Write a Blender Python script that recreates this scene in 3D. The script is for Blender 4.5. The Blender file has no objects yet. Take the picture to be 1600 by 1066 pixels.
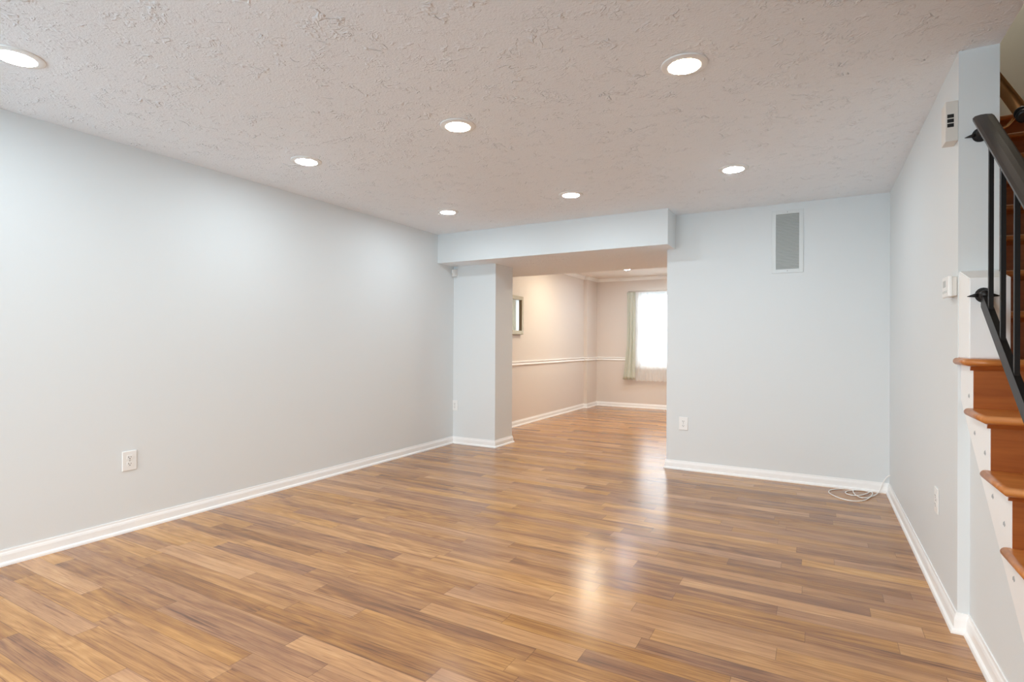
import bpy, bmesh, math, random
from mathutils import Vector, Matrix
PI = math.pi
random.seed(7)
C = bpy.context.scene.collection
SC = bpy.context.scene

# ------------------------------------------------------------------ camera, sky, exposure
YAW, PITCH, ROLL, F, CY, EYE = math.radians(29.312), math.radians(.1329), math.radians(.2769), 846.67, 533.62, 1.14
R0 = Vector((math.cos(YAW), math.sin(YAW), 0)); F0 = Vector((-math.sin(YAW), math.cos(YAW), 0)); U0 = Vector((0, 0, 1))
Fw = F0*math.cos(PITCH) + U0*math.sin(PITCH); U1 = U0*math.cos(PITCH) - F0*math.sin(PITCH)
Rt = R0*math.cos(ROLL) + U1*math.sin(ROLL); Up = U1*math.cos(ROLL) - R0*math.sin(ROLL)
cd = bpy.data.cameras.new('camera'); cam = bpy.data.objects.new('camera', cd); C.objects.link(cam)
cam.matrix_world = Matrix(((Rt.x, Up.x, -Fw.x, 0), (Rt.y, Up.y, -Fw.y, 0), (Rt.z, Up.z, -Fw.z, EYE), (0, 0, 0, 1)))
cd.sensor_width = 36; cd.lens = F*36/1600; cd.shift_y = (CY-533)/1600; cd.clip_start = .02
SC.camera = cam
SC.view_settings.view_transform = 'Standard'; SC.view_settings.look = 'None'
SC.view_settings.gamma = 1; SC.view_settings.use_curve_mapping = False
SC.view_settings.exposure = 0.18
SC.cycles.max_bounces = 10; SC.cycles.diffuse_bounces = 7; SC.cycles.glossy_bounces = 4
SC.cycles.transparent_max_bounces = 12; SC.cycles.transmission_bounces = 6
SC.cycles.sample_clamp_indirect = 6; SC.cycles.use_denoising = True
SC.cycles.caustics_reflective = False; SC.cycles.caustics_refractive = False
LED_COOL, LED_WARM, LED_POWER, LED_FAR = (.86, 1.0, 1.09), (1.0, .78, .54), 134.0, 150.0
SKY = 10.2
w = bpy.data.worlds.new('overcast_sky'); SC.world = w; w.use_nodes = True
GROUND_FILL = .58                                  # added glow below the horizon to lift the ceiling, relative to the sky
bg = w.node_tree.nodes['Background']; bg.inputs[1].default_value = SKY
_tc = w.node_tree.nodes.new('ShaderNodeTexCoord'); _sp = w.node_tree.nodes.new('ShaderNodeSeparateXYZ'); _cr = w.node_tree.nodes.new('ShaderNodeMapRange')
_cr.inputs['From Min'].default_value = -.12; _cr.inputs['From Max'].default_value = .02
_mx = w.node_tree.nodes.new('ShaderNodeMix'); _mx.data_type = 'RGBA'
_mx.inputs[6].default_value = (GROUND_FILL*.74, GROUND_FILL*1.04, GROUND_FILL*1.24, 1); _mx.inputs[7].default_value = (.97, 1, 1.04, 1)
_l = w.node_tree.links.new
_l(_tc.outputs['Generated'], _sp.inputs[0]); _l(_sp.outputs[2], _cr.inputs[0]); _l(_cr.outputs[0], _mx.inputs[0]); _l(_mx.outputs[2], bg.inputs[0])
def portal(name, loc, rot, sx, sy):
    l = bpy.data.lights.new(name, 'AREA'); l.shape = 'RECTANGLE'; l.size = sx; l.size_y = sy
    l.cycles.is_portal = True
    o = bpy.data.objects.new(name, l); C.objects.link(o); o.location = loc; o.rotation_euler = rot
portal('assumed_door_daylight', (-2.1, -2.16, 1.03), (PI/2, 0, 0), 2.6, 2.06)
portal('window_daylight', (-2.32, 9.6, 1.38), (-PI/2, 0, 0), .82, 1.3)
portal('window_daylight', (-1.38, 9.6, 1.38), (-PI/2, 0, 0), .82, 1.3)

# ------------------------------------------------------------------ dimensions
H = 2.307; XL = -3.585; XR = .491; YB = 5.03; YC = 2.746; XP = .616; XS = .53
YH = 4.728; XH = -1.119; ZH = 1.997; XC = -3.031; YCB = 5.406; XO = -1.195; YSB = 6.17
FL1, FL2, YJ, YF = -3.565, -3.505, 8.93, 9.42
YFR = -2.0; XW = 1.53; HT = 4.9; YTOP = 5.6; YOP = .9; FLOOR2 = 2.541

# ------------------------------------------------------------------ materials
def srgb(r, g, b):
    f = lambda c: (c/255/12.92) if c/255 <= .04045 else ((c/255+.055)/1.055)**2.4
    return (f(r), f(g), f(b), 1)
def mat(name, col, rough=.5, metal=0, spec=.5, bump=None):
    m = bpy.data.materials.new(name); m.use_nodes = True; nt = m.node_tree; b = nt.nodes['Principled BSDF']
    b.inputs['Base Color'].default_value = col; b.inputs['Roughness'].default_value = rough
    b.inputs['Metallic'].default_value = metal; b.inputs['Specular IOR Level'].default_value = spec
    if bump:
        sc, dist, st = bump
        tc = nt.nodes.new('ShaderNodeTexCoord'); n = nt.nodes.new('ShaderNodeTexNoise'); n.inputs['Scale'].default_value = sc
        n.inputs['Detail'].default_value = 3; bp = nt.nodes.new('ShaderNodeBump')
        bp.inputs['Distance'].default_value = dist; bp.inputs['Strength'].default_value = st
        nt.links.new(tc.outputs['Object'], n.inputs['Vector']); nt.links.new(n.outputs[0], bp.inputs['Height'])
        nt.links.new(bp.outputs[0], b.inputs['Normal'])
    return m
class NT:
    def __init__(s, m): s.nt = m.node_tree; s.b = s.nt.nodes['Principled BSDF']
    def n(s, t, **k):
        x = s.nt.nodes.new('ShaderNode'+t)
        for a, v in k.items(): setattr(x, a, v)
        return x
    def l(s, a, b): s.nt.links.new(a, b)
    def math(s, op, a, b=None, c=None, clamp=False):
        x = s.n('Math', operation=op); x.use_clamp = clamp
        for i, v in enumerate((a, b, c)):
            if v is None: continue
            if isinstance(v, (int, float)): x.inputs[i].default_value = v
            else: s.l(v, x.inputs[i])
        return x.outputs[0]
    def comb(s, x, y, z):
        c = s.n('CombineXYZ')
        for i, v in enumerate((x, y, z)):
            if isinstance(v, (int, float)): c.inputs[i].default_value = v
            else: s.l(v, c.inputs[i])
        return c.outputs[0]
    def noise(s, vec, scale, detail=2, rough=.5, dist=0):
        x = s.n('TexNoise'); s.l(vec, x.inputs['Vector']); x.inputs['Scale'].default_value = scale
        x.inputs['Detail'].default_value = detail; x.inputs['Roughness'].default_value = rough; x.inputs['Distortion'].default_value = dist
        return x.outputs[0]
    def ramp(s, fac, stops):
        x = s.n('ValToRGB'); s.l(fac, x.inputs[0]); e = x.color_ramp.elements
        while len(e) < len(stops): e.new(.5)
        for i, (p, c) in enumerate(stops): e[i].position = p; e[i].color = c
        return x.outputs[0]
    def mix(s, fac, a, b, mode='MIX'):
        x = s.n('Mix', data_type='RGBA', blend_type=mode)
        for k, v in ((0, fac), (6, a), (7, b)):
            if isinstance(v, (int, float)): x.inputs[k].default_value = v
            elif isinstance(v, tuple): x.inputs[k].default_value = v
            else: s.l(v, x.inputs[k])
        return x.outputs[2]

M = {}
M['wall'] = mat('blue_grey_paint', srgb(226, 230, 231), .55, spec=.35, bump=(160, .0008, .25))
M['beige'] = mat('beige_paint', srgb(228, 219, 211), .6, spec=.3, bump=(160, .0008, .25))
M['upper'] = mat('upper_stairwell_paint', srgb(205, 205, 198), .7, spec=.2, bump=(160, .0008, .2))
M['trim'] = mat('white_trim_paint', srgb(249, 249, 248), .35)
M['plastic'] = mat('white_plastic', srgb(240, 240, 238), .3)
M['chime'] = mat('ivory_plastic', srgb(225, 220, 213), .45)
M['slot'] = mat('dark_slot', srgb(25, 24, 24), .7)
M['iron'] = mat('black_iron', srgb(28, 26, 26), .42, metal=.3, bump=(60, .001, .2))
M['vinyl'] = mat('dark_vinyl_rail', srgb(52, 47, 44), .38)
M['brass'] = mat('aged_brass', srgb(208, 158, 108), .26, metal=1)
M['rodm'] = mat('white_rod', srgb(236, 232, 226), .4)
M['ventw'] = mat('vent_white', srgb(222, 226, 226), .4)
M['ventd'] = mat('vent_louver', srgb(196, 199, 197), .45)
M['ventb'] = mat('vent_interior', srgb(165, 168, 166), .8)
M['drape'] = mat('sage_drape', srgb(206, 208, 194), .75, spec=.2, bump=(400, .0006, .4))
M['mframe'] = mat('champagne_frame', srgb(168, 152, 126), .35, metal=.6)
M['mirror'] = mat('mirror_glass', (.93, .94, .93, 1), .01, metal=1)
M['patch'] = mat('grey_filler', srgb(176, 180, 182), .7)
M['cord'] = mat('white_cord', srgb(250, 248, 244), .4)
M['metal'] = mat('screw_metal', srgb(170, 170, 168), .35, metal=.8)

def wood(name, c1, c2, rough, axis='x'):
    m = mat(name, c1, rough); t = NT(m); tc = t.n('TexCoord'); mp = t.n('Mapping'); t.l(tc.outputs['Object'], mp.inputs[0])
    mp.inputs['Scale'].default_value = (2.2, 26, 26) if axis == 'x' else (26, 2.2, 26)
    n = t.noise(mp.outputs[0], 1.3, 5, .6, .5)
    t.l(t.ramp(n, [(.3, c2), (.65, c1)]), t.b.inputs['Base Color'])
    return m
M['tread'] = wood('orange_oak', srgb(206, 134, 72), srgb(182, 108, 50), .3)
M['riser'] = wood('stained_oak_riser', srgb(172, 98, 46), srgb(150, 80, 36), .35)

# laminate floor
m = M['floor'] = mat('strip_laminate', (1, 1, 1, 1), .25, spec=.45); t = NT(m)
tc = t.n('TexCoord'); sx = t.n('SeparateXYZ'); t.l(tc.outputs['Object'], sx.inputs[0]); X, Y = sx.outputs[0], sx.outputs[1]
yr = t.math('DIVIDE', Y, .0905); row = t.math('FLOOR', yr)
wr = t.n('TexWhiteNoise', noise_dimensions='1D'); t.l(row, wr.inputs['W']); rr = wr.outputs[0]
xs = t.math('DIVIDE', t.math('ADD', X, t.math('MULTIPLY', rr, 9.0)), t.math('ADD', .72, t.math('MULTIPLY', rr, .45)))
cell = t.math('FLOOR', xs)
wn = t.n('TexWhiteNoise', noise_dimensions='3D'); t.l(t.comb(cell, row, 3.3), wn.inputs[0]); r1 = wn.outputs[0]
wn2 = t.n('TexWhiteNoise', noise_dimensions='3D'); t.l(t.comb(row, cell, 8.1), wn2.inputs[0]); r2 = wn2.outputs[0]
z1 = t.math('MULTIPLY', r1, 40.0); z2 = t.math('MULTIPLY', r2, 31.0)
def gv(ax, ay, z): return t.comb(t.math('MULTIPLY', X, ax), t.math('MULTIPLY', Y, ay), z)
bands = t.noise(gv(.9, 13.0, z1), 1.5, 3, .55, 1.1)            # broad heartwood bands
streak = t.noise(gv(1.3, 42.0, z2), 1.4, 3, .6, 1.4)           # narrow mineral streaks
streak = t.math('MULTIPLY', t.math('SUBTRACT', .44, streak), 6.0, clamp=True)
fine = t.noise(gv(5.0, 130.0, z1), 1.6, 4, .7, .5)             # pores
hair = t.noise(gv(3.0, 210.0, z2), 1.5, 2, .6, .3)
hair = t.math('MULTIPLY', t.math('SUBTRACT', .46, hair), 5.0, clamp=True)  # crisp dark pores
lump = t.noise(gv(5.0, 14.0, z2), 1.3, 3, .6, .3)
fign = t.noise(gv(.55, 4.6, z2), 1.3, 2, .45, .35)
fig = t.math('MULTIPLY', t.math('SINE', t.math('MULTIPLY', fign, 95.0)), t.math('MULTIPLY', t.math('GREATER_THAN', r2, .40), .055))
tone = t.math('ADD', t.math('MULTIPLY', r1, .32), t.math('MULTIPLY', bands, .80))
tone = t.math('ADD', tone, t.math('MULTIPLY', fine, .36))
tone = t.math('ADD', tone, t.math('MULTIPLY', lump, .22))
tone = t.math('ADD', tone, fig)
tone = t.math('SUBTRACT', tone, t.math('ADD', t.math('MULTIPLY', streak, .30), t.math('MULTIPLY', hair, .20)))
tone = t.math('SUBTRACT', tone, .315)
col = t.ramp(tone, [(.08, srgb(108, 80, 63)), (.30, srgb(142, 104, 78)), (.50, srgb(172, 129, 92)), (.70, srgb(198, 153, 108)), (.9, srgb(216, 174, 128))])
hue = t.n('HueSaturation'); t.l(col, hue.inputs['Color']); t.l(t.math('ADD', .496, t.math('MULTIPLY', r2, .006)), hue.inputs['Hue'])
t.l(t.math('ADD', .98, t.math('MULTIPLY', r2, .16)), hue.inputs['Saturation'])
fy = t.math('FRACT', yr); fx = t.math('FRACT', xs)
ey = t.math('LESS_THAN', t.math('MINIMUM', fy, t.math('SUBTRACT', 1.0, fy)), .012)
ex = t.math('LESS_THAN', t.math('MINIMUM', fx, t.math('SUBTRACT', 1.0, fx)), .0014)
seam = t.math('MAXIMUM', ey, ex)
colf = t.mix(t.math('MULTIPLY', seam, .5), hue.outputs[0], srgb(92, 66, 48))
t.l(colf, t.b.inputs['Base Color'])
rgh = t.math('ADD', .17, t.math('MULTIPLY', fine, .10)); t.l(rgh, t.b.inputs['Roughness'])
bp = t.n('Bump'); bp.inputs['Distance'].default_value = .0006; bp.inputs['Strength'].default_value = .25
t.l(t.math('SUBTRACT', fine, seam), bp.inputs['Height']); t.l(bp.outputs[0], t.b.inputs['Normal'])

# hand-trowelled ceiling
def ceiling_mat(name, col, strength=1.0):
    m = mat(name, col, .75, spec=.2); t = NT(m); tc = t.n('TexCoord'); P = tc.outputs['Object']
    warp = t.n('TexNoise'); t.l(P, warp.inputs['Vector']); warp.inputs['Scale'].default_value = 9; warp.inputs['Detail'].default_value = 1
    wv = t.n('VectorMath', operation='SCALE'); t.l(warp.outputs['Color'], wv.inputs[0]); wv.inputs['Scale'].default_value = .05
    ad = t.n('VectorMath', operation='ADD'); t.l(P, ad.inputs[0]); t.l(wv.outputs[0], ad.inputs[1]); Q = ad.outputs[0]
    def ridge(sc, width, ms, thr, seedz):
        off = t.n('VectorMath', operation='ADD'); t.l(Q, off.inputs[0]); off.inputs[1].default_value = (seedz, -seedz, seedz)
        n = t.noise(off.outputs[0], sc, 2, .55, .3)
        r = t.math('SUBTRACT', 1.0, t.math('DIVIDE', t.math('ABSOLUTE', t.math('SUBTRACT', n, .5)), width), clamp=True)
        k = t.noise(off.outputs[0], ms, 3, .6)
        k = t.math('MULTIPLY', t.math('SUBTRACT', k, thr), 9.0, clamp=True)
        return t.math('MULTIPLY', t.math('POWER', r, .7), k)
    a = ridge(13, .045, 8.5, .55, 3.1); b = ridge(26, .075, 11, .53, 7.7)
    pl = t.math('MULTIPLY', t.math('SUBTRACT', t.noise(Q, 24, 4, .65), .57), 9.0, clamp=True)
    fine = t.noise(P, 95, 4, .7)
    h = t.math('ADD', t.math('MULTIPLY', a, 1.0), t.math('MULTIPLY', b, .55))
    h = t.math('ADD', h, t.math('MULTIPLY', pl, .30)); h = t.math('ADD', h, t.math('MULTIPLY', fine, .55))
    bp = t.n('Bump'); bp.inputs['Distance'].default_value = .006; bp.inputs['Strength'].default_value = strength
    t.l(h, bp.inputs['Height']); t.l(bp.outputs[0], t.b.inputs['Normal'])
    return m
M['ceil'] = ceiling_mat('trowelled_ceiling', srgb(244, 248, 252), 1.0)
M['ceil_far'] = mat('far_ceiling_paint', srgb(240, 235, 228), .7, bump=(120, .001, .4))

def emis(name, col, st):
    m = bpy.data.materials.new(name); m.use_nodes = True; nt = m.node_tree; nt.nodes.remove(nt.nodes['Principled BSDF'])
    e = nt.nodes.new('ShaderNodeEmission'); e.inputs[0].default_value = (*col, 1); e.inputs[1].default_value = st
    nt.links.new(e.outputs[0], nt.nodes['Material Output'].inputs[0]); return m
M['led_cool'] = emis('led_cool', LED_COOL, LED_POWER); M['led_warm'] = emis('led_warm', LED_WARM, LED_POWER*.5)
M['led_rear_added'] = emis('led_rear_added', (.96, 1, .98), LED_POWER*1.7)
M['led_far'] = emis('led_far', (.82, 1, 1.2), LED_FAR); M['led_farw'] = emis('led_far_warm', (1, .89, .68), LED_FAR*2.5)
M['added_led_up'] = emis('added_led_upper', (1, .90, .78), 36)

def glass_mat(name, tint=(.97, .98, .98, 1)):
    m = bpy.data.materials.new(name); m.use_nodes = True; nt = m.node_tree; nt.nodes.remove(nt.nodes['Principled BSDF'])
    tr = nt.nodes.new('ShaderNodeBsdfTransparent'); tr.inputs[0].default_value = tint
    g = nt.nodes.new('ShaderNodeBsdfGlossy'); g.inputs['Roughness'].default_value = .02
    fr = nt.nodes.new('ShaderNodeFresnel'); mx = nt.nodes.new('ShaderNodeMixShader')
    nt.links.new(fr.outputs[0], mx.inputs[0]); nt.links.new(tr.outputs[0], mx.inputs[1]); nt.links.new(g.outputs[0], mx.inputs[2])
    nt.links.new(mx.outputs[0], nt.nodes['Material Output'].inputs[0]); return m
M['glass'] = glass_mat('window_glass')
m = bpy.data.materials.new('sheer_voile'); m.use_nodes = True; nt = m.node_tree; nt.nodes.remove(nt.nodes['Principled BSDF'])
tr = nt.nodes.new('ShaderNodeBsdfTransparent'); tl = nt.nodes.new('ShaderNodeBsdfTranslucent'); df = nt.nodes.new('ShaderNodeBsdfDiffuse')
tl.inputs[0].default_value = (.93, .94, .93, 1); df.inputs[0].default_value = (.93, .93, .92, 1)
m1 = nt.nodes.new('ShaderNodeMixShader'); m1.inputs[0].default_value = .5; m2 = nt.nodes.new('ShaderNodeMixShader'); m2.inputs[0].default_value = .82
nt.links.new(df.outputs[0], m1.inputs[1]); nt.links.new(tl.outputs[0], m1.inputs[2])
nt.links.new(tr.outputs[0], m2.inputs[1]); nt.links.new(m1.outputs[0], m2.inputs[2]); nt.links.new(m2.outputs[0], nt.nodes['Material Output'].inputs[0])
M['sheer'] = m

# ------------------------------------------------------------------ mesh helpers
def box(bm, x0, x1, y0, y1, z0, z1, bev=0, seg=2, mi=0):
    vs = [bm.verts.new((x, y, z)) for z in (z0, z1) for y in (y0, y1) for x in (x0, x1)]
    fs = [bm.faces.new([vs[i] for i in q]) for q in ((0, 2, 3, 1), (4, 5, 7, 6), (0, 1, 5, 4), (2, 6, 7, 3), (0, 4, 6, 2), (1, 3, 7, 5))]
    for f in fs: f.material_index = mi
    if bev:
        ed = {e for f in fs for e in f.edges}
        r = bmesh.ops.bevel(bm, geom=list(ed), offset=bev, segments=seg, affect='EDGES', profile=.5)
        for f in r['faces']: f.material_index = mi
    return fs
def frame_of(d):
    d = d.normalized(); a = Vector((0, 0, 1)) if abs(d.z) < .95 else Vector((1, 0, 0))
    s = d.cross(a).normalized(); return s, s.cross(d).normalized()
def tube(bm, pts, r, n=12, cap=True, smooth=True):
    pts = [Vector(p) for p in pts]; rings = []
    rs = r if isinstance(r, (list, tuple)) else [r]*len(pts)
    s = None
    for i, p in enumerate(pts):
        d = (pts[min(i+1, len(pts)-1)] - pts[max(i-1, 0)])
        if s is None: s, u = frame_of(d)
        else:
            dn = d.normalized(); s = (s - dn*s.dot(dn)).normalized(); u = s.cross(dn).normalized()
        rings.append([bm.verts.new(p + (s*math.cos(2*PI*k/n) + u*math.sin(2*PI*k/n))*rs[i]) for k in range(n)])
    for a, b in zip(rings, rings[1:]):
        for k in range(n):
            f = bm.faces.new((a[k], a[(k+1) % n], b[(k+1) % n], b[k])); f.smooth = smooth
    if cap: bm.faces.new(rings[0]); bm.faces.new(rings[-1][::-1])
def prism(bm, poly, axis, a, b):
    # poly: 2D points in the remaining two axes, extruded along axis from a to b
    def P(p, t): return {'x': (t, p[0], p[1]), 'y': (p[0], t, p[1]), 'z': (p[0], p[1], t)}[axis]
    A = [bm.verts.new(P(p, a)) for p in poly]; B = [bm.verts.new(P(p, b)) for p in poly]; n = len(poly)
    for k in range(n): bm.faces.new((A[k], A[(k+1) % n], B[(k+1) % n], B[k]))
    bm.faces.new(A[::-1]); bm.faces.new(B)
def lathe(bm, prof, n=48, smooth=True, cx=0, cy=0):
    rings = []
    for r, z in prof:
        rings.append([bm.verts.new((cx, cy, z))] if r < 1e-6 else [bm.verts.new((cx+r*math.cos(2*PI*k/n), cy+r*math.sin(2*PI*k/n), z)) for k in range(n)])
    for a, b in zip(rings, rings[1:]):
        for k in range(n):
            k2 = (k+1) % n
            if len(a) == 1: f = bm.faces.new((a[0], b[k2], b[k]))
            elif len(b) == 1: f = bm.faces.new((a[k], a[k2], b[0]))
            else: f = bm.faces.new((a[k], a[k2], b[k2], b[k]))
            f.smooth = smooth
def obj(name, bm, mats, parent=None, recalc=True):
    if recalc: bmesh.ops.recalc_face_normals(bm, faces=bm.faces[:])
    me = bpy.data.meshes.new(name); bm.to_mesh(me); bm.free()
    for k in (mats if isinstance(mats, (list, tuple)) else [mats]): me.materials.append(M[k])
    o = bpy.data.objects.new(name, me); C.objects.link(o)
    if parent: o.parent = parent
    return o
def local(o, loc):   # move the origin of a mesh built in world space to loc
    o.data.transform(Matrix.Translation(-Vector(loc))); o.location = loc; return o
def thing(name, label, cat, loc=(0, 0, 0), group=None, rz=0):
    o = bpy.data.objects.new(name, None); C.objects.link(o); o.location = loc; o.rotation_euler = (0, 0, rz); o.empty_display_size = .1
    return tag(o, label, cat, group)
def tag(o, label, cat, group=None):
    o['label'] = label; o['category'] = cat
    if group: o['group'] = group
    return o
def struct(o, label=None, cat=None):
    o['kind'] = 'structure'
    if label: o['label'] = label
    if cat: o['category'] = cat
    return o
def dup(root, loc, rz, label, group=None):
    r = root.copy(); C.objects.link(r); r.location = loc; r.rotation_euler = (0, 0, rz); r['label'] = label
    if group: r['group'] = group
    for ch in list(root.children):
        c = ch.copy(); C.objects.link(c); c.parent = r
        for g in list(ch.children):
            d = g.copy(); C.objects.link(d); d.parent = c
    return r
def B(*boxes, bev=0):
    bm = bmesh.new()
    for b in boxes: box(bm, *b, bev=bev)
    return bm

# ------------------------------------------------------------------ room shell
struct(obj('floor', B((XL-.2, XW+.15, YFR-.2, YF+.2, -.12, 0)), 'floor'), 'brown strip laminate floor running through both rooms', 'floor')
struct(obj('ceiling', B((XL-.2, XP, YFR-.2, YB, H, FLOOR2-.03), (XP, XW+.15, YFR-.2, YOP, H, FLOOR2-.03), (XL-.2, XH, YB, YSB, H, FLOOR2-.03)), 'ceil'),
       'white textured ceiling over the main room', 'ceiling')
struct(obj('ceiling_far', B((XL-.2, XP, YSB, YF+.2, H, FLOOR2-.03), (XH, XP, YB+.376, YSB, H, FLOOR2-.03)), 'ceil_far'), 'smooth cream ceiling of the far room', 'ceiling')
struct(obj('wall_left', B((XL-.15, XL, YFR-.15, YCB, 0, H)), 'wall'), 'long pale blue-grey wall on the left', 'wall')
# soffit over the opening: painted faces, textured underside
bm = bmesh.new(); box(bm, XL, XH, YH, YSB, ZH, H)
for f in bm.faces:
    if f.calc_center_median().z < ZH+.001: f.material_index = 1
struct(obj('wall_soffit', bm, ['wall', 'ceil']), 'boxed soffit with textured underside above the room opening', 'soffit')
struct(obj('wall_column', B((XL, XC, YB, YCB, 0, ZH), bev=0), 'wall'), 'pale wall stub left of the room opening', 'wall')
struct(obj('wall_back', B((XO, XP, YB, YCB, 0, H)), 'wall'), 'pale blue-grey back wall with the tall vent', 'wall')
struct(obj('wall_right', B((XR, XP, YC, YB, 0, H)), 'wall'), 'pale right wall ending beside the stairs', 'wall')
struct(obj('wall_far_left', B((XL-.2, FL1, YCB, YJ, 0, H), (XL-.2, FL2, YJ, YF, 0, H)), 'beige'), 'beige far room wall with a small jog', 'wall')
# far wall with two window openings
WZ0, WZ1 = .73, 2.03; WX = [(-2.73, -1.91), (-1.79, -.97)]
bs = []; xprev = XL-.2
for a, b in WX:
    bs += [(xprev, a, YF, YF+.17, 0, H), (a, b, YF, YF+.17, 0, WZ0), (a, b, YF, YF+.17, WZ1, H)]; xprev = b
bs += [(xprev, XP+.1, YF, YF+.17, 0, H)]
struct(obj('wall_far', B(*bs), 'beige'), 'beige end wall of the far room behind the curtains', 'wall')
struct(obj('wall_far_right', B((XP-.02, XP+.1, YCB, YF, 0, H)), 'beige'))
# wall behind the camera with an unseen glass door, assumed and sized to bring daylight in
DX0, DX1, DZ = -3.4, -.8, 2.06
struct(obj('wall_front', B((XL-.15, DX0, YFR-.15, YFR, 0, H), (DX1, XW+.15, YFR-.15, YFR, 0, H), (DX0, DX1, YFR-.15, YFR, DZ, H)), 'wall'))
bm = B((DX0, DX0+.05, YFR-.1, YFR-.04, 0, DZ), (DX1-.05, DX1, YFR-.1, YFR-.04, 0, DZ), (DX0+.05, DX1-.05, YFR-.1, YFR-.04, DZ-.05, DZ), (DX0+.05, DX1-.05, YFR-.1, YFR-.04, 0, .04), ((DX0+DX1)/2-.035, (DX0+DX1)/2+.035, YFR-.1, YFR-.04, .04, DZ-.05))
door = struct(obj('assumed_door_1', bm, 'trim'))
obj('assumed_door_glass', B((DX0+.05, (DX0+DX1)/2-.035, YFR-.075, YFR-.07, .04, DZ-.05), ((DX0+DX1)/2+.035, DX1-.05, YFR-.075, YFR-.07, .04, DZ-.05)), 'glass', door)
# stairwell shell
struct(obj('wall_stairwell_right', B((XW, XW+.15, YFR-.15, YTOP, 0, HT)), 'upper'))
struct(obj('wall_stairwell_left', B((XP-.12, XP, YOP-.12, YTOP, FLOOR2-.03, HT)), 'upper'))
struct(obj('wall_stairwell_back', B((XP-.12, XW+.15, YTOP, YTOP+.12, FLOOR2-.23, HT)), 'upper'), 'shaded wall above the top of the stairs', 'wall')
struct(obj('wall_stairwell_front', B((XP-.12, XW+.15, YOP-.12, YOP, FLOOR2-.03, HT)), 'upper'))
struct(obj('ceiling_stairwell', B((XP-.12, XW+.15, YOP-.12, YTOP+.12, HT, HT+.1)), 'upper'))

# ------------------------------------------------------------------ baseboards, crown, chair rail
PROF_BASE = [(0, 0), (.024, 0), (.024, .006), (.021, .014), (.013, .019), (.012, .052), (.009, .062), (.006, .068), (.005, .078), (0, .078)]
def run(path, prof, names, matname, z=0, sm=False, cat='baseboard'):
    pts = [Vector((*p, 0)) for p in path]; nr = []
    for a, b in zip(pts, pts[1:]):
        d = (b-a).normalized(); nr.append(Vector((d.y, -d.x, 0)))
    offs = []
    for i in range(len(pts)):
        if i == 0: offs.append(nr[0])
        elif i == len(pts)-1: offs.append(nr[-1])
        else:
            s = nr[i-1]+nr[i]; offs.append(s/(s.dot(nr[i])))
    for i, nm in enumerate(names):
        if nm is None: continue
        bm = bmesh.new(); A = []; Bv = []
        for (o, zz) in prof:
            A.append(bm.verts.new(pts[i]+offs[i]*o+Vector((0, 0, z+zz)))); Bv.append(bm.verts.new(pts[i+1]+offs[i+1]*o+Vector((0, 0, z+zz))))
        n = len(prof)
        for k in range(n): bm.faces.new((A[k], A[(k+1) % n], Bv[(k+1) % n], Bv[k]))
        bm.faces.new(A[::-1]); bm.faces.new(Bv)
        nm, lab = nm if isinstance(nm, tuple) else (nm, None)
        struct(obj(nm, bm, matname), lab, cat if lab else None)
run([(XL, YFR), (XL, YB), (XC, YB), (XC, YCB), (FL1, YCB), (FL1, YJ), (FL2, YJ), (FL2, YF), (XP-.02, YF)], PROF_BASE,
    [('baseboard_left', 'white baseboard along the long left wall'), ('baseboard_column_front', 'white baseboard under the wall stub'), ('baseboard_column_side', 'short white baseboard inside the opening'), None,
     ('baseboard_far_left', 'white baseboard along the far room left wall'), 'baseboard_far_jog', 'baseboard_far_return', ('baseboard_far', 'white baseboard under the curtained window')], 'trim')
run([(XO, YCB), (XO, YB), (XR, YB), (XR, YC), (XS, YC), (XS, 1.36)], PROF_BASE,
    ['baseboard_opening', ('baseboard_back', 'white baseboard along the back wall'), ('baseboard_right', 'white baseboard along the right wall'), 'baseboard_pillar', ('baseboard_stair', 'white baseboard along the stair side wall')], 'trim')
PROF_RAIL = [(0, 0), (.010, 0), (.016, .006), (.018, .014), (.012, .022), (.008, .028), (.008, .034), (.016, .041), (.022, .048), (.022, .056), (0, .06)]
run([(FL1, YCB), (FL1, YJ), (FL2, YJ), (FL2, YF), (-2.80, YF)], PROF_RAIL, [('trim_1', 'white chair rail along the far room left wall'), 'trim_2', 'trim_3', ('trim_4', 'short white chair rail left of the curtained window')], 'trim', z=.826, cat='chair rail')
PROF_CROWN = [(0, 0), (.010, 0), (.014, .010), (.030, .032), (.044, .040), (.048, .055), (0, .055)]
run([(FL1, YSB), (FL1, YJ), (FL2, YJ), (FL2, YF), (XP-.02, YF)], PROF_CROWN, ['trim_5', 'trim_6', 'trim_7', ('trim_8', 'white crown moulding above the far window')], 'trim', z=H-.055, cat='crown moulding')

# ------------------------------------------------------------------ far windows, curtains, mirror
for i, (a, b) in enumerate(WX):
    y0, y1 = YF+.05, YF+.11
    bm = B((a, a+.04, y0, y1, WZ0, WZ1), (b-.04, b, y0, y1, WZ0, WZ1), (a+.04, b-.04, y0, y1, WZ0, WZ0+.045), (a+.04, b-.04, y0, y1, WZ1-.045, WZ1), (a+.04, b-.04, y0, y1, 1.36, 1.40))
    wd = struct(obj('window_%d' % (i+1), bm, 'trim'), *( ('white framed window glowing behind the sheer curtain', 'window') if i == 0 else (None, None)))
    obj('window_pane', B((a+.04, b-.04, y0+.02, y0+.026, WZ0+.045, 1.36), (a+.04, b-.04, y0+.035, y0+.041, 1.40, WZ1-.045)), 'glass', wd)
    obj('window_sill', B((a-.03, b+.03, YF-.03, YF+.05, WZ0-.025, WZ0), bev=.004), 'trim', wd)

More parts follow.
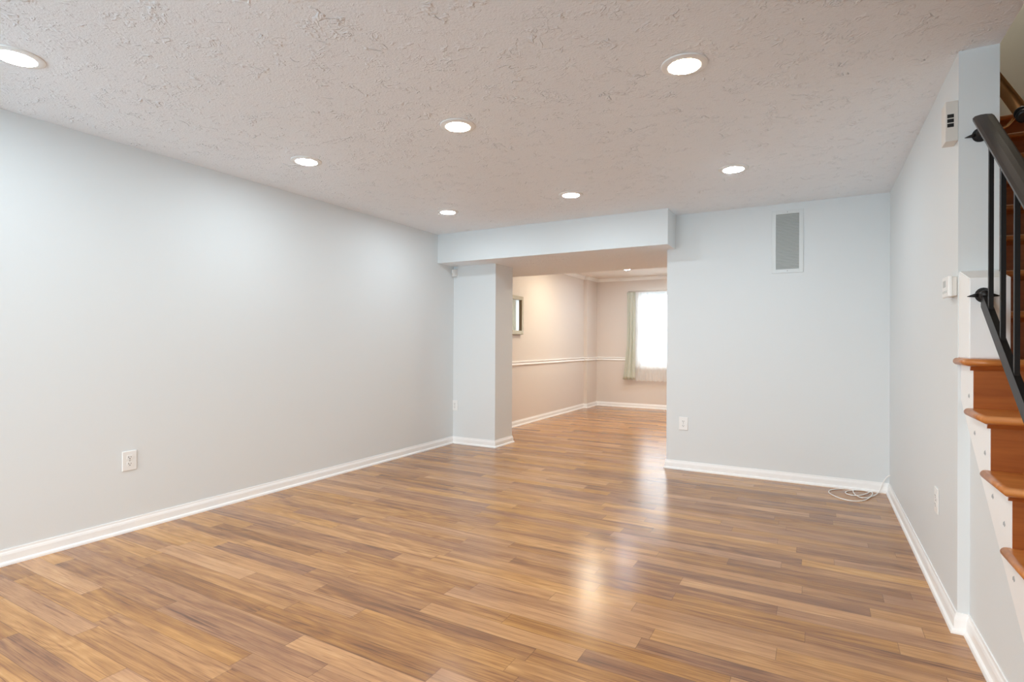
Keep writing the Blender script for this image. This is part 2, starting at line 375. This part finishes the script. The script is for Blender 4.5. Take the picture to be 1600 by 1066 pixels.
def curtain(name, x0, x1, z0, z1, amp, waves, matk, y, flare=0, seed=0, hem=0):
    rnd = random.Random(seed); bm = bmesh.new(); nx, nz = 110, 26
    ph = [rnd.uniform(0, 6.28) for _ in range(4)]; g = []
    for j in range(nz+1):
        tz = j/nz; z = z1+(z0-z1)*tz; row = []
        for i in range(nx+1):
            u = i/nx; xx = x0+(x1-x0)*u
            wob = math.sin(u*waves*2*PI+ph[0]+.5*math.sin(tz*2+ph[3])) + .4*math.sin(u*waves*3.3*PI+ph[1]+tz*1.3)
            a = amp*(.55+.45*min(1, tz*2.5))
            xx += -flare*max(0, tz-.55)**1.3*(1-u)*1.6
            yy = y+wob*a
            if tz < .04: yy = y+wob*a*.5
            row.append(bm.verts.new((xx, yy, z+(.006*math.sin(u*waves*2*PI+ph[2]) if j == nz else 0))))
        g.append(row)
    for j in range(nz):
        for i in range(nx):
            f = bm.faces.new((g[j][i], g[j][i+1], g[j+1][i+1], g[j+1][i])); f.smooth = True
    o = obj(name, bm, matk, recalc=False)
    if matk != 'sheer':
        s = o.modifiers.new('thickness', 'SOLIDIFY'); s.thickness = .002; s.offset = 0
    return o
yc = YF-.085
cr = thing('curtain_rod', 'thin white curtain rod above the far window', 'curtain rod', (-2.9, yc, 2.05))
bm = bmesh.new(); tube(bm, [(0, 0, 0), (2.25, 0, 0)], .009); obj('rod', bm, 'rodm', cr)
for x in (.0, 1.1, 2.25):
    bm = bmesh.new(); tube(bm, [(x, 0, 0), (x, .05, 0), (x, .085, 0)], .007, 8); obj('bracket', bm, 'rodm', cr)
CG = 'curtains on the far window'
def dr(o, label, cat, loc):
    local(o, loc); return tag(o, label, cat, CG)
dr(curtain('drape_curtain', -2.905, -2.755, .50, 2.035, .014, 3.2, 'drape', yc-.036, flare=.13, seed=3), 'sage green drape gathered at the left side of the far window', 'curtain', (-2.83, yc, .5))
dr(curtain('sheer_curtain', -2.775, -1.93, .487, 2.03, .009, 11, 'sheer', yc, flare=.05, seed=5), 'white sheer curtain glowing with daylight beside the green drape', 'curtain', (-2.4, yc, .49))
dr(curtain('drape_curtain', -1.95, -1.80, .50, 2.035, .014, 3, 'drape', yc-.036, seed=8), 'sage green drape seen only in the wall mirror', 'curtain', (-1.87, yc, .5))
dr(curtain('sheer_curtain', -1.82, -.95, .487, 2.03, .009, 11, 'sheer', yc, seed=11), 'white sheer curtain seen only in the wall mirror', 'curtain', (-1.4, yc, .49))

# mirror on the far room left wall
y0, y1, z0, z1 = 5.93, 6.60, 1.252, 1.775
wm = thing('wall_mirror', 'champagne framed mirror on the beige wall just past the wall stub', 'mirror', (FL1, (y0+y1)/2, z0))
bm = bmesh.new(); fw, d = .052, .042; O = (FL1, (y0+y1)/2, z0)
for q in ((y0, y0+fw, z0, z1), (y1-fw, y1, z0, z1), (y0+fw, y1-fw, z0, z0+fw), (y0+fw, y1-fw, z1-fw, z1)):
    box(bm, FL1+.001, FL1+d, *q, bev=.004)
f = obj('frame', bm, 'mframe'); f.data.transform(Matrix.Translation(-Vector(O))); f.parent = wm
f = obj('mirror_glass', B((FL1+.004, FL1+.018, y0+fw-.004, y1-fw+.004, z0+fw-.004, z1-fw+.004)), 'mirror'); f.data.transform(Matrix.Translation(-Vector(O))); f.parent = wm

# ------------------------------------------------------------------ recessed lights
def downlight(kind, label, loc, group):
    t_ = thing('recessed_light', label, 'ceiling light', loc, group)
    bm = bmesh.new(); lathe(bm, [(.095, 0), (.095, -.003), (.092, -.005), (.080, -.0060), (.070, -.0085), (.0655, -.0090), (.0655, 0)])
    obj('trim_ring', bm, 'plastic', t_)
    bm = bmesh.new(); lathe(bm, [(.0655, -.0085), (.062, -.0104), (.04, -.0116), (0, -.0120)])
    obj('lens', bm, kind, t_, recalc=False); return t_
GL = 'recessed lights in the main room ceiling'
gridx, gridy = (-2.873, -1.685, -.485), (.94, 2.395, 3.935)
spec = {(0, 0): ('led_cool', 'cool recessed light at the left edge, nearest the long left wall'),
        (1, 0): ('led_rear_added', 'assumed extra recessed light above the camera, outside the view'), (2, 0): ('led_rear_added', 'assumed extra recessed light behind the camera, outside the view'),  # both unseen, assumed from the grid and boosted to light the room
        (0, 1): ('led_cool', 'cool white recessed light near the left wall, middle of its row'),
        (1, 1): ('led_warm', 'warm recessed light with halo in the middle of the ceiling'),
        (2, 1): ('led_warm', 'largest warm recessed light, nearest on the right side of the ceiling'),
        (0, 2): ('led_cool', 'small recessed light closest to the left end of the soffit'),
        (1, 2): ('led_cool', 'small recessed light in front of the middle of the soffit'),
        (2, 2): ('led_cool', 'small recessed light in front of the tall wall vent')}
protos = {}
for (i, j), (k, lab) in spec.items():
    y = gridy[j] - (.07 if (i, j) == (2, 1) else 0) - (.07 if (i, j) == (2, 2) else 0); loc = (gridx[i], y, H)
    if k not in protos: protos[k] = downlight(k, lab, loc, GL)
    else: dup(protos[k], loc, 0, lab, GL)
GF = 'recessed lights in the far room ceiling'
pf = downlight('led_far', 'tiny recessed light visible in the far room ceiling', (-2.60, 8.29, H), GF)
dup(pf, (-1.35, 8.29, H), 0, 'assumed extra far room recessed light hidden by the back wall', GF)  # unseen, assumed as an extra source for the far room
pw = downlight('led_farw', 'warm far room light hidden above the soffit edge', (-2.75, 7.17, H), GF)
dup(pw, (-1.35, 7.17, H), 0, 'assumed extra warm far room light hidden behind the back wall', GF)  # second unseen extra, assumed beside the warm one
ul = thing('added_stair_lamp', 'round lamp added on the upstairs ceiling to brighten the stairwell, out of view', 'ceiling light', (1.07, 4.9, HT))  # unseen lamp, added because the stairwell needs some light
bm = bmesh.new(); lathe(bm, [(.16, 0), (.16, -.02), (.15, -.03), (.15, -.001)]); obj('added_lamp_base', bm, 'plastic', ul)
bm = bmesh.new(); lathe(bm, [(.145, -.03), (.13, -.06), (.08, -.085), (0, -.095)]); obj('added_lamp_shade', bm, 'added_led_up', ul)

# ------------------------------------------------------------------ outlets (built facing -Y at the origin)
def outlet(label, loc, rz, group):
    t_ = thing('power_outlet', label, 'outlet', loc, group, rz)
    bm = bmesh.new(); box(bm, -.0395, .0395, -.0065, -.0003, -.0585, .0585, bev=.0035, seg=3); obj('cover_plate', bm, 'plastic', t_)
    for s in (-1, 1):
        bm = bmesh.new(); zc = s*.0195; n = 32
        poly = [(max(-.0165, min(.0165, .0175*math.cos(2*PI*k/n))), zc+max(-.0128, min(.0128, .0175*math.sin(2*PI*k/n)))) for k in range(n)]
        prism(bm, poly, 'y', -.0082, -.006); so = obj('socket', bm, 'plastic', t_)
        bm = bmesh.new()
        box(bm, -.0078, -.0052, -.0086, -.0080, zc-.001, zc+.0075); box(bm, .0052, .0076, -.0086, -.0080, zc, zc+.0070)
        prism(bm, [(.0028*math.cos(2*PI*k/12), zc-.0068+.0028*math.sin(2*PI*k/12)) for k in range(12)], 'y', -.0086, -.0080)
        obj('slot', bm, 'slot', so)
    bm = bmesh.new(); prism(bm, [(.003*math.cos(2*PI*k/12), .003*math.sin(2*PI*k/12)) for k in range(12)], 'y', -.0080, -.006); obj('screw', bm, 'metal', t_)
    return t_
o0 = outlet('white outlet low on the long left wall', (XL, 1.710, .4225), PI/2, None)
dup(o0, (-3.558, YB, .428), 0, 'white outlet on the wall stub beside the corner')
dup(o0, (-1.043, YB, .417), 0, 'white outlet on the back wall just right of the opening')
dup(o0, (XR, 3.15, .420), -PI/2, 'white outlet seen edge-on along the right wall')

# ------------------------------------------------------------------ vent grille
vx0, vx1, vz0, vz1 = -.328, -.093, 1.73, 2.25
vt = thing('wall_vent', 'tall white louvered return air vent high on the back wall', 'air vent', ((vx0+vx1)/2, YB, vz0)); O = Vector(((vx0+vx1)/2, YB, vz0))
def put(name, bm, mk, par, O=O):
    o = obj(name, bm, mk); o.data.transform(Matrix.Translation(-Vector(O))); o.parent = par; return o
fw = .032; bm = bmesh.new()
for q in ((vx0, vx0+fw, vz0, vz1), (vx1-fw, vx1, vz0, vz1), (vx0+fw, vx1-fw, vz0, vz0+fw), (vx0+fw, vx1-fw, vz1-fw, vz1)):
    box(bm, q[0], q[1], YB-.008, YB-.0005, q[2], q[3], bev=.0015)
put('frame', bm, 'ventw', vt)
put('backing', B((vx0+fw, vx1-fw, YB-.0015, YB-.0005, vz0+fw, vz1-fw)), 'ventb', vt)
bm = bmesh.new(); n = 36
for k in range(n):
    z = vz0+fw+.004+(vz1-vz0-2*fw-.008)*(k+.5)/n
    prism(bm, [(YB-.0075, z-.0052), (YB-.0065, z-.0058), (YB-.0020, z+.0022), (YB-.0030, z+.0028)], 'x', vx0+fw, vx1-fw)
put('louvers', bm, 'ventd', vt)
for z in (vz0+.016, vz1-.016):
    bm = bmesh.new(); prism(bm, [((vx0+vx1)/2+.0035*math.cos(2*PI*k/12), z+.0035*math.sin(2*PI*k/12)) for k in range(12)], 'y', YB-.0095, YB-.0078); put('screw', bm, 'metal', vt)

# ------------------------------------------------------------------ small wall devices
ms = thing('motion_sensor', 'small white motion sensor in the corner under the soffit', 'sensor', (-3.565, YB, 1.88)); O = (-3.565, YB, 1.88)
bm = bmesh.new(); prism(bm, [(-3.583, 5.029), (-3.583, 4.985), (-3.566, 4.962), (-3.545, 4.962), (-3.532, 4.985), (-3.532, 5.029)], 'z', 1.882, 1.955); put('sensor_body', bm, 'plastic', ms, O)
bm = bmesh.new(); box(bm, -3.566, -3.545, 4.9600, 4.9630, 1.888, 1.915, bev=.001); put('sensor_lens', bm, 'chime', ms, O)

ch = thing('door_chime', 'off-white door chime box with three dark slots near the ceiling', 'door chime', (XR, 2.79, 1.955)); O = (XR, 2.79, 1.955)
cx0, cy0, cy1, cz0, cz1 = .450, 2.749, 2.828, 1.955, 2.116
bm = bmesh.new(); box(bm, cx0, XR-.0005, cy0, cy1, cz0, cz1, bev=.002); put('chime_box', bm, 'chime', ch, O)
bm = bmesh.new()
for k in range(3): box(bm, cx0+.006, cx0+.027, cy0-.0008, cy0+.001, cz1-.067-k*.0185, cz1-.067-k*.0185+.0145)
put('sound_slots', bm, 'slot', ch, O)
th = thing('thermostat', 'small white wall thermostat below the chime beside the stairs', 'thermostat', (XR, 2.86, 1.335)); O = (XR, 2.86, 1.335)
tx0, ty0, ty1, tz0, tz1 = .460, 2.750, 2.868, 1.336, 1.418
bm = bmesh.new(); box(bm, tx0+.012, XR-.0005, ty0+.006, ty1-.006, tz0, tz1-.004, bev=.003); put('thermostat_base', bm, 'chime', th, O)
bm = bmesh.new(); box(bm, tx0, tx0+.014, ty0, ty1, tz0-.002, tz1, bev=.004); put('thermostat_cover', bm, 'plastic', th, O)
bm = bmesh.new(); box(bm, tx0-.0006, tx0+.001, ty0+.045, ty1-.022, 1.375, 1.402); put('display', bm, 'ventd', th, O)
bm = bmesh.new()
for k in range(3): box(bm, tx0-.001, tx0+.001, ty0+.025+k*.030, ty0+.040+k*.030, 1.350, 1.360, bev=.0004)
put('buttons', bm, 'ventd', th, O)

# ------------------------------------------------------------------ staircase
RISE, RUN, Y0 = .1815, .227, 2.555          # Y0 = riser face below tread 6 (top at 1.089)
def ry(k): return Y0+RUN*(k-6)              # face of the riser that carries tread k
NR = 14
st = thing('staircase', 'orange oak staircase climbing behind the right wall', 'staircase', (.5, ry(1), 0)); SO = Vector((.5, ry(1), 0))
XI = .502
for k in range(1, NR+1):
    ztop = RISE*k; x0 = .475 if k <= 6 else XP+.002
    xr = XI if k <= 6 else XP+.002
    put('riser', B((xr, XW-.002, ry(k), ry(k)+.018, RISE*(k-1), ztop-.026)), 'riser', st, SO)
    nose = ry(k)-.036; back = ry(k+1) if k < NR else YTOP-.002
    bm = bmesh.new(); th_, r = .027, .0135
    if k <= 6:      # nosing and left return, half-round edge; the sixth stops against the wall end
        xe, bk = (XW-.002, back+.004) if k <= 5 else (XP+.001, YC-.001)
        prof = [(0, -th_)]+[(-r*math.sin(PI*a/8), -r-r*math.cos(PI*a/8)) for a in range(1, 8)]+[(0, 0)]
        def ring(px, py, nx, ny): return [bm.verts.new((px+nx*-o, py+ny*-o, ztop+z)) for o, z in prof]
        a = ring(xe, nose+r, 0, -1); b = ring(x0+r, nose+r, -1, -1); c = ring(x0+r, bk, -1, 0)
        for P, Q in ((a, b), (b, c)):
            for q in range(len(prof)-1):
                f = bm.faces.new((P[q], P[q+1], Q[q+1], Q[q])); f.smooth = True
        d1 = bm.verts.new((xe, bk, ztop)); d0 = bm.verts.new((xe, bk, ztop-th_))
        bm.faces.new((a[-1], b[-1], c[-1], d1)); bm.faces.new((a[0], d0, c[0], b[0])); bm.faces.new((*c, d1, d0)); bm.faces.new((*a, d1, d0)[::-1])
    if k >= 6:
        prof = [(nose+r-r*math.sin(PI*a/8), ztop-r-r*math.cos(PI*a/8)) for a in range(0, 9)]
        prism(bm, prof+[(back+.004, ztop), (back+.004, ztop-th_)], 'x', XP+.001 if k == 6 else x0, XW-.002)
    put('tread', bm, 'tread', st, SO)
    bm = bmesh.new(); xc = XI-.010 if k <= 6 else XP+.002
    yy = ry(k); zz = ztop-th_
    prism(bm, [(yy, zz), (yy-.014, zz), (yy-.011, zz-.005), (yy-.004, zz-.013), (yy, zz-.016)], 'x', xc, XW-.002); put('cove_moulding', bm, 'riser', st, SO)
# stringer: stepped top, sloping lower edge, nail marks
poly = []
for k in range(1, 7): poly += [(ry(k)+.0006, 0 if k == 1 else RISE*(k-1)-.0275), (ry(k)+.0006, RISE*k-.0275)]
poly += [(YC-.004, RISE*6-.0275)]
low = lambda y: .80*(y-2.68)+.873
poly += [(YC-.004, low(YC-.004)), (1.589, 0)]
bm = bmesh.new(); prism(bm, poly, 'x', .5, XS-.0005); sg = put('stringer', bm, 'trim', st, SO); sg['label'] = 'white painted stringer board'
marks = [(1514, 619), (1523, 677), (1539, 708), (1551, 776), (1569, 819), (1584, 905)]
for u, v in marks:
    bm = bmesh.new()
    r_ = Fw + Rt*((u-800)/F) + Up*((CY-v)/F); p = r_*(.4999/r_.x)+Vector((0, 0, EYE)); n_ = 10
    prism(bm, [(p.y+(.010+.003*math.sin(3*k))*math.cos(2*PI*k/n_), p.z+(.008+.003*math.cos(2*k))*math.sin(2*PI*k/n_)) for k in range(n_)], 'x', .4994, .5002)
    pm = obj('nail_hole', bm, 'patch'); pm.data.transform(Matrix.Translation(-SO)); pm.parent = sg
# wall carrying the stair side
poly = []
for k in range(1, 7): poly += [(ry(k)+.019, 0 if k == 1 else RISE*(k-1)-.028), (ry(k)+.019, RISE*k-.028)]
poly += [(YC-.0005, RISE*6-.028), (YC-.0005, 0)]
bm = bmesh.new(); prism(bm, poly[0:], 'x', XS, XP-.01); struct(obj('wall_stair', bm, 'wall'), 'pale wall under the open stair steps', 'wall')
# painted block against the wall end above tread 6
bm = bmesh.new(); prism(bm, [(2.572, 1.0895), (YC-.0005, 1.0895), (YC-.0005, 1.432), (2.572, 1.386)], 'x', .493, .609)
bmesh.ops.bevel(bm, geom=bm.edges[:], offset=.0025, segments=2, affect='EDGES')
tb = struct(obj('trim_9', bm, 'trim'), 'white painted block at the foot of the right wall end, on the step', 'trim')

# ------------------------------------------------------------------ black iron railing
XRL = .532
def zt(y): return 1.822+.79*(y-2.392)     # underside of the top rail
def zb(y): return 1.318+.775*(y-2.572)      # centre of the bottom rail
rl = thing('stair_railing', 'black iron stair railing with square balusters and dark moulded top rail', 'railing', (XRL, 1.4, 0)); RO = Vector((XRL, 1.4, 0))
ya, yb_ = 1.30, 2.575
def slant(poly, yA, yB, fz):              # poly: (x offset, vertical offset), sheared along the pitch
    bm = bmesh.new(); A = [bm.verts.new((XRL+x, yA, fz(yA)+z)) for x, z in poly]; Bq = [bm.verts.new((XRL+x, yB, fz(yB)+z)) for x, z in poly]; n = len(poly)
    for k in range(n): bm.faces.new((A[k], A[(k+1) % n], Bq[(k+1) % n], Bq[k]))
    bm.faces.new(A[::-1]); bm.faces.new(Bq); return bm
bm = slant([(-.031, .001), (-.027, -.001), (-.020, -.001), (-.018, .003), (-.014, .003), (-.012, -.002), (.012, -.002), (.014, .003), (.018, .003), (.020, -.001), (.027, -.001), (.031, .001), (.031, .010), (.024, .017), (.008, .020), (-.008, .020), (-.024, .017), (-.031, .010)], ya, yb_, zt)
put('top_rail', bm, 'vinyl', rl, RO)
put('bottom_rail', slant([(-.009, -.030), (.009, -.030), (.009, .030), (-.009, .030)], ya, 2.572-.012, zb), 'iron', rl, RO)
y = 2.472
while y > 1.33:
    bm = bmesh.new(); box(bm, XRL-.0065, XRL+.0065, y-.0065, y+.0065, zb(y)+.015, zt(y)-.002); put('baluster', bm, 'iron', rl, RO); y -= .141
bm = bmesh.new(); box(bm, XRL-.014, XRL+.014, 1.30-.014, 1.30+.014, 0.0, zt(1.30)+.01, bev=.002); put('newel_post', bm, 'iron', rl, RO)
def rosette(yw, z, tip, XRL=XRL):                    # scrolled wall bracket
    bm = bmesh.new()
    prof = [(0, 0), (.022, 0), (.024, .004), (.017, .010), (.012, .020), (.016, .028), (.010, .038), (0, .040)]
    n = 20; rings = []
    for r_, d in prof:
        rings.append([bm.verts.new((XRL+r_*1.05*math.cos(2*PI*k/n), yw-d, z+r_*1.15*math.sin(2*PI*k/n))) for k in range(n)])
    for a, b in zip(rings, rings[1:]):
        for k in range(n): bm.faces.new((a[k], a[(k+1) % n], b[(k+1) % n], b[k])).smooth = True
    for s in ((-1, 1) if not tip else (-1,)):
        tube(bm, [(XRL+s*.012, yw-.006, z), (XRL+s*.028, yw-.006, z-.001), (XRL+s*.040, yw-.005, z-.003), (XRL+s*.047, yw-.004, z-.004)], [.009, .006, .003, .0008], 8)
    return bm
bmesh_r = rosette(YC-.0005, 1.962, True, XRL+.024); tube(bmesh_r, [(XRL+.024, YC-.036, 1.962), (XRL, 2.66, 1.985), (XRL, 2.60, 1.975), (XRL, 2.56, zt(2.56)+.002)], .008, 8)
put('wall_bracket', bmesh_r, 'iron', rl, RO)
put('wall_bracket', rosette(2.5715, 1.322, False), 'iron', rl, RO)

# brass handrail on the inner stairwell wall
hr = thing('wall_handrail', 'shiny brass handrail with black end fitting inside the stairwell', 'handrail', (XP+.08, 2.75, 2.05)); HO = Vector((XP+.08, 2.75, 2.05))
sl = .80; px, pyy, pz = .702, 2.835, 2.056
dirv = Vector((0, 1, sl)).normalized(); p0 = Vector((px, pyy, pz))
bm = bmesh.new(); tube(bm, [p0, p0+dirv*2.2], .024, 20); put('handrail_tube', bm, 'brass', hr, HO)
bm = bmesh.new(); tube(bm, [p0-dirv*.050, p0-dirv*.046, p0-dirv*.034, p0-dirv*.030, p0-dirv*.020, p0-dirv*.016, p0-dirv*.004, p0+dirv*.006], [.020, .026, .026, .022, .022, .026, .026, .023], 20); put('end_cap', bm, 'iron', hr, HO)
q = p0+dirv*.05
bm = bmesh.new(); tube(bm, [(XP+.002, q.y+.02, q.z-.075), (XP+.03, q.y+.02, q.z-.073), (XP+.055, q.y+.01, q.z-.062), (px, q.y, q.z-.020)], .006, 10); put('bracket', bm, 'brass', hr, HO)
bm = bmesh.new(); tube(bm, [q-dirv*.03+Vector((0, 0, -.022)), q+dirv*2.4+Vector((0, 0, -.022))], .004, 8); put('support_rod', bm, 'iron', hr, HO)

# ------------------------------------------------------------------ coiled white cord
cu = bpy.data.curves.new('cord', 'CURVE'); cu.dimensions = '3D'; cu.bevel_depth = .0036; cu.bevel_resolution = 3; cu.resolution_u = 12
def gp(u, v, z=.003):
    r_ = Fw + Rt*((u-800)/F) + Up*((CY-v)/F); p = r_*((z-EYE)/r_.z)+Vector((0, 0, EYE)); return p.x, min(p.y, YB-.03), z
pix = [(1318, 764.2), (1300, 764), (1291.5, 768), (1300, 774), (1318, 781), (1335, 783.8), (1348, 783.5), (1360, 778), (1364.5, 771), (1360, 765.5), (1350, 763), (1335, 764), (1321, 768), (1320, 771), (1330, 774.5), (1345, 775), (1357, 770.5), (1359, 767),
       (1352, 764.5), (1340, 763), (1332, 765), (1333, 771), (1342, 777.5), (1353, 779), (1360, 776.5), (1367, 774.5), (1372, 770.5)]
pts = [gp(u, v, .003+.0035*(i % 3 == 1)+.0016*(i/len(pix))) for i, (u, v) in enumerate(pix)]
pts += [(.430, 4.992, .030), (.446, 4.985, .085), (.462, 4.975, .125), (.480, 4.962, .150), (.4895, 4.95, .156)]
sp = cu.splines.new('NURBS'); sp.points.add(len(pts)-1); sp.order_u = 4; sp.use_endpoint_u = True
for p, c in zip(sp.points, pts): p.co = (*c, 1)
co = bpy.data.objects.new('cable', cu); C.objects.link(co)
dg = bpy.context.evaluated_depsgraph_get(); me = bpy.data.meshes.new_from_object(co.evaluated_get(dg)); me.name = 'cable'
bpy.data.objects.remove(co); co = bpy.data.objects.new('cable', me); C.objects.link(co); me.materials.clear(); me.materials.append(M['cord'])
for p in me.polygons: p.use_smooth = True
tag(co, 'thin white cable coiled on the floor in the back right corner', 'cable')
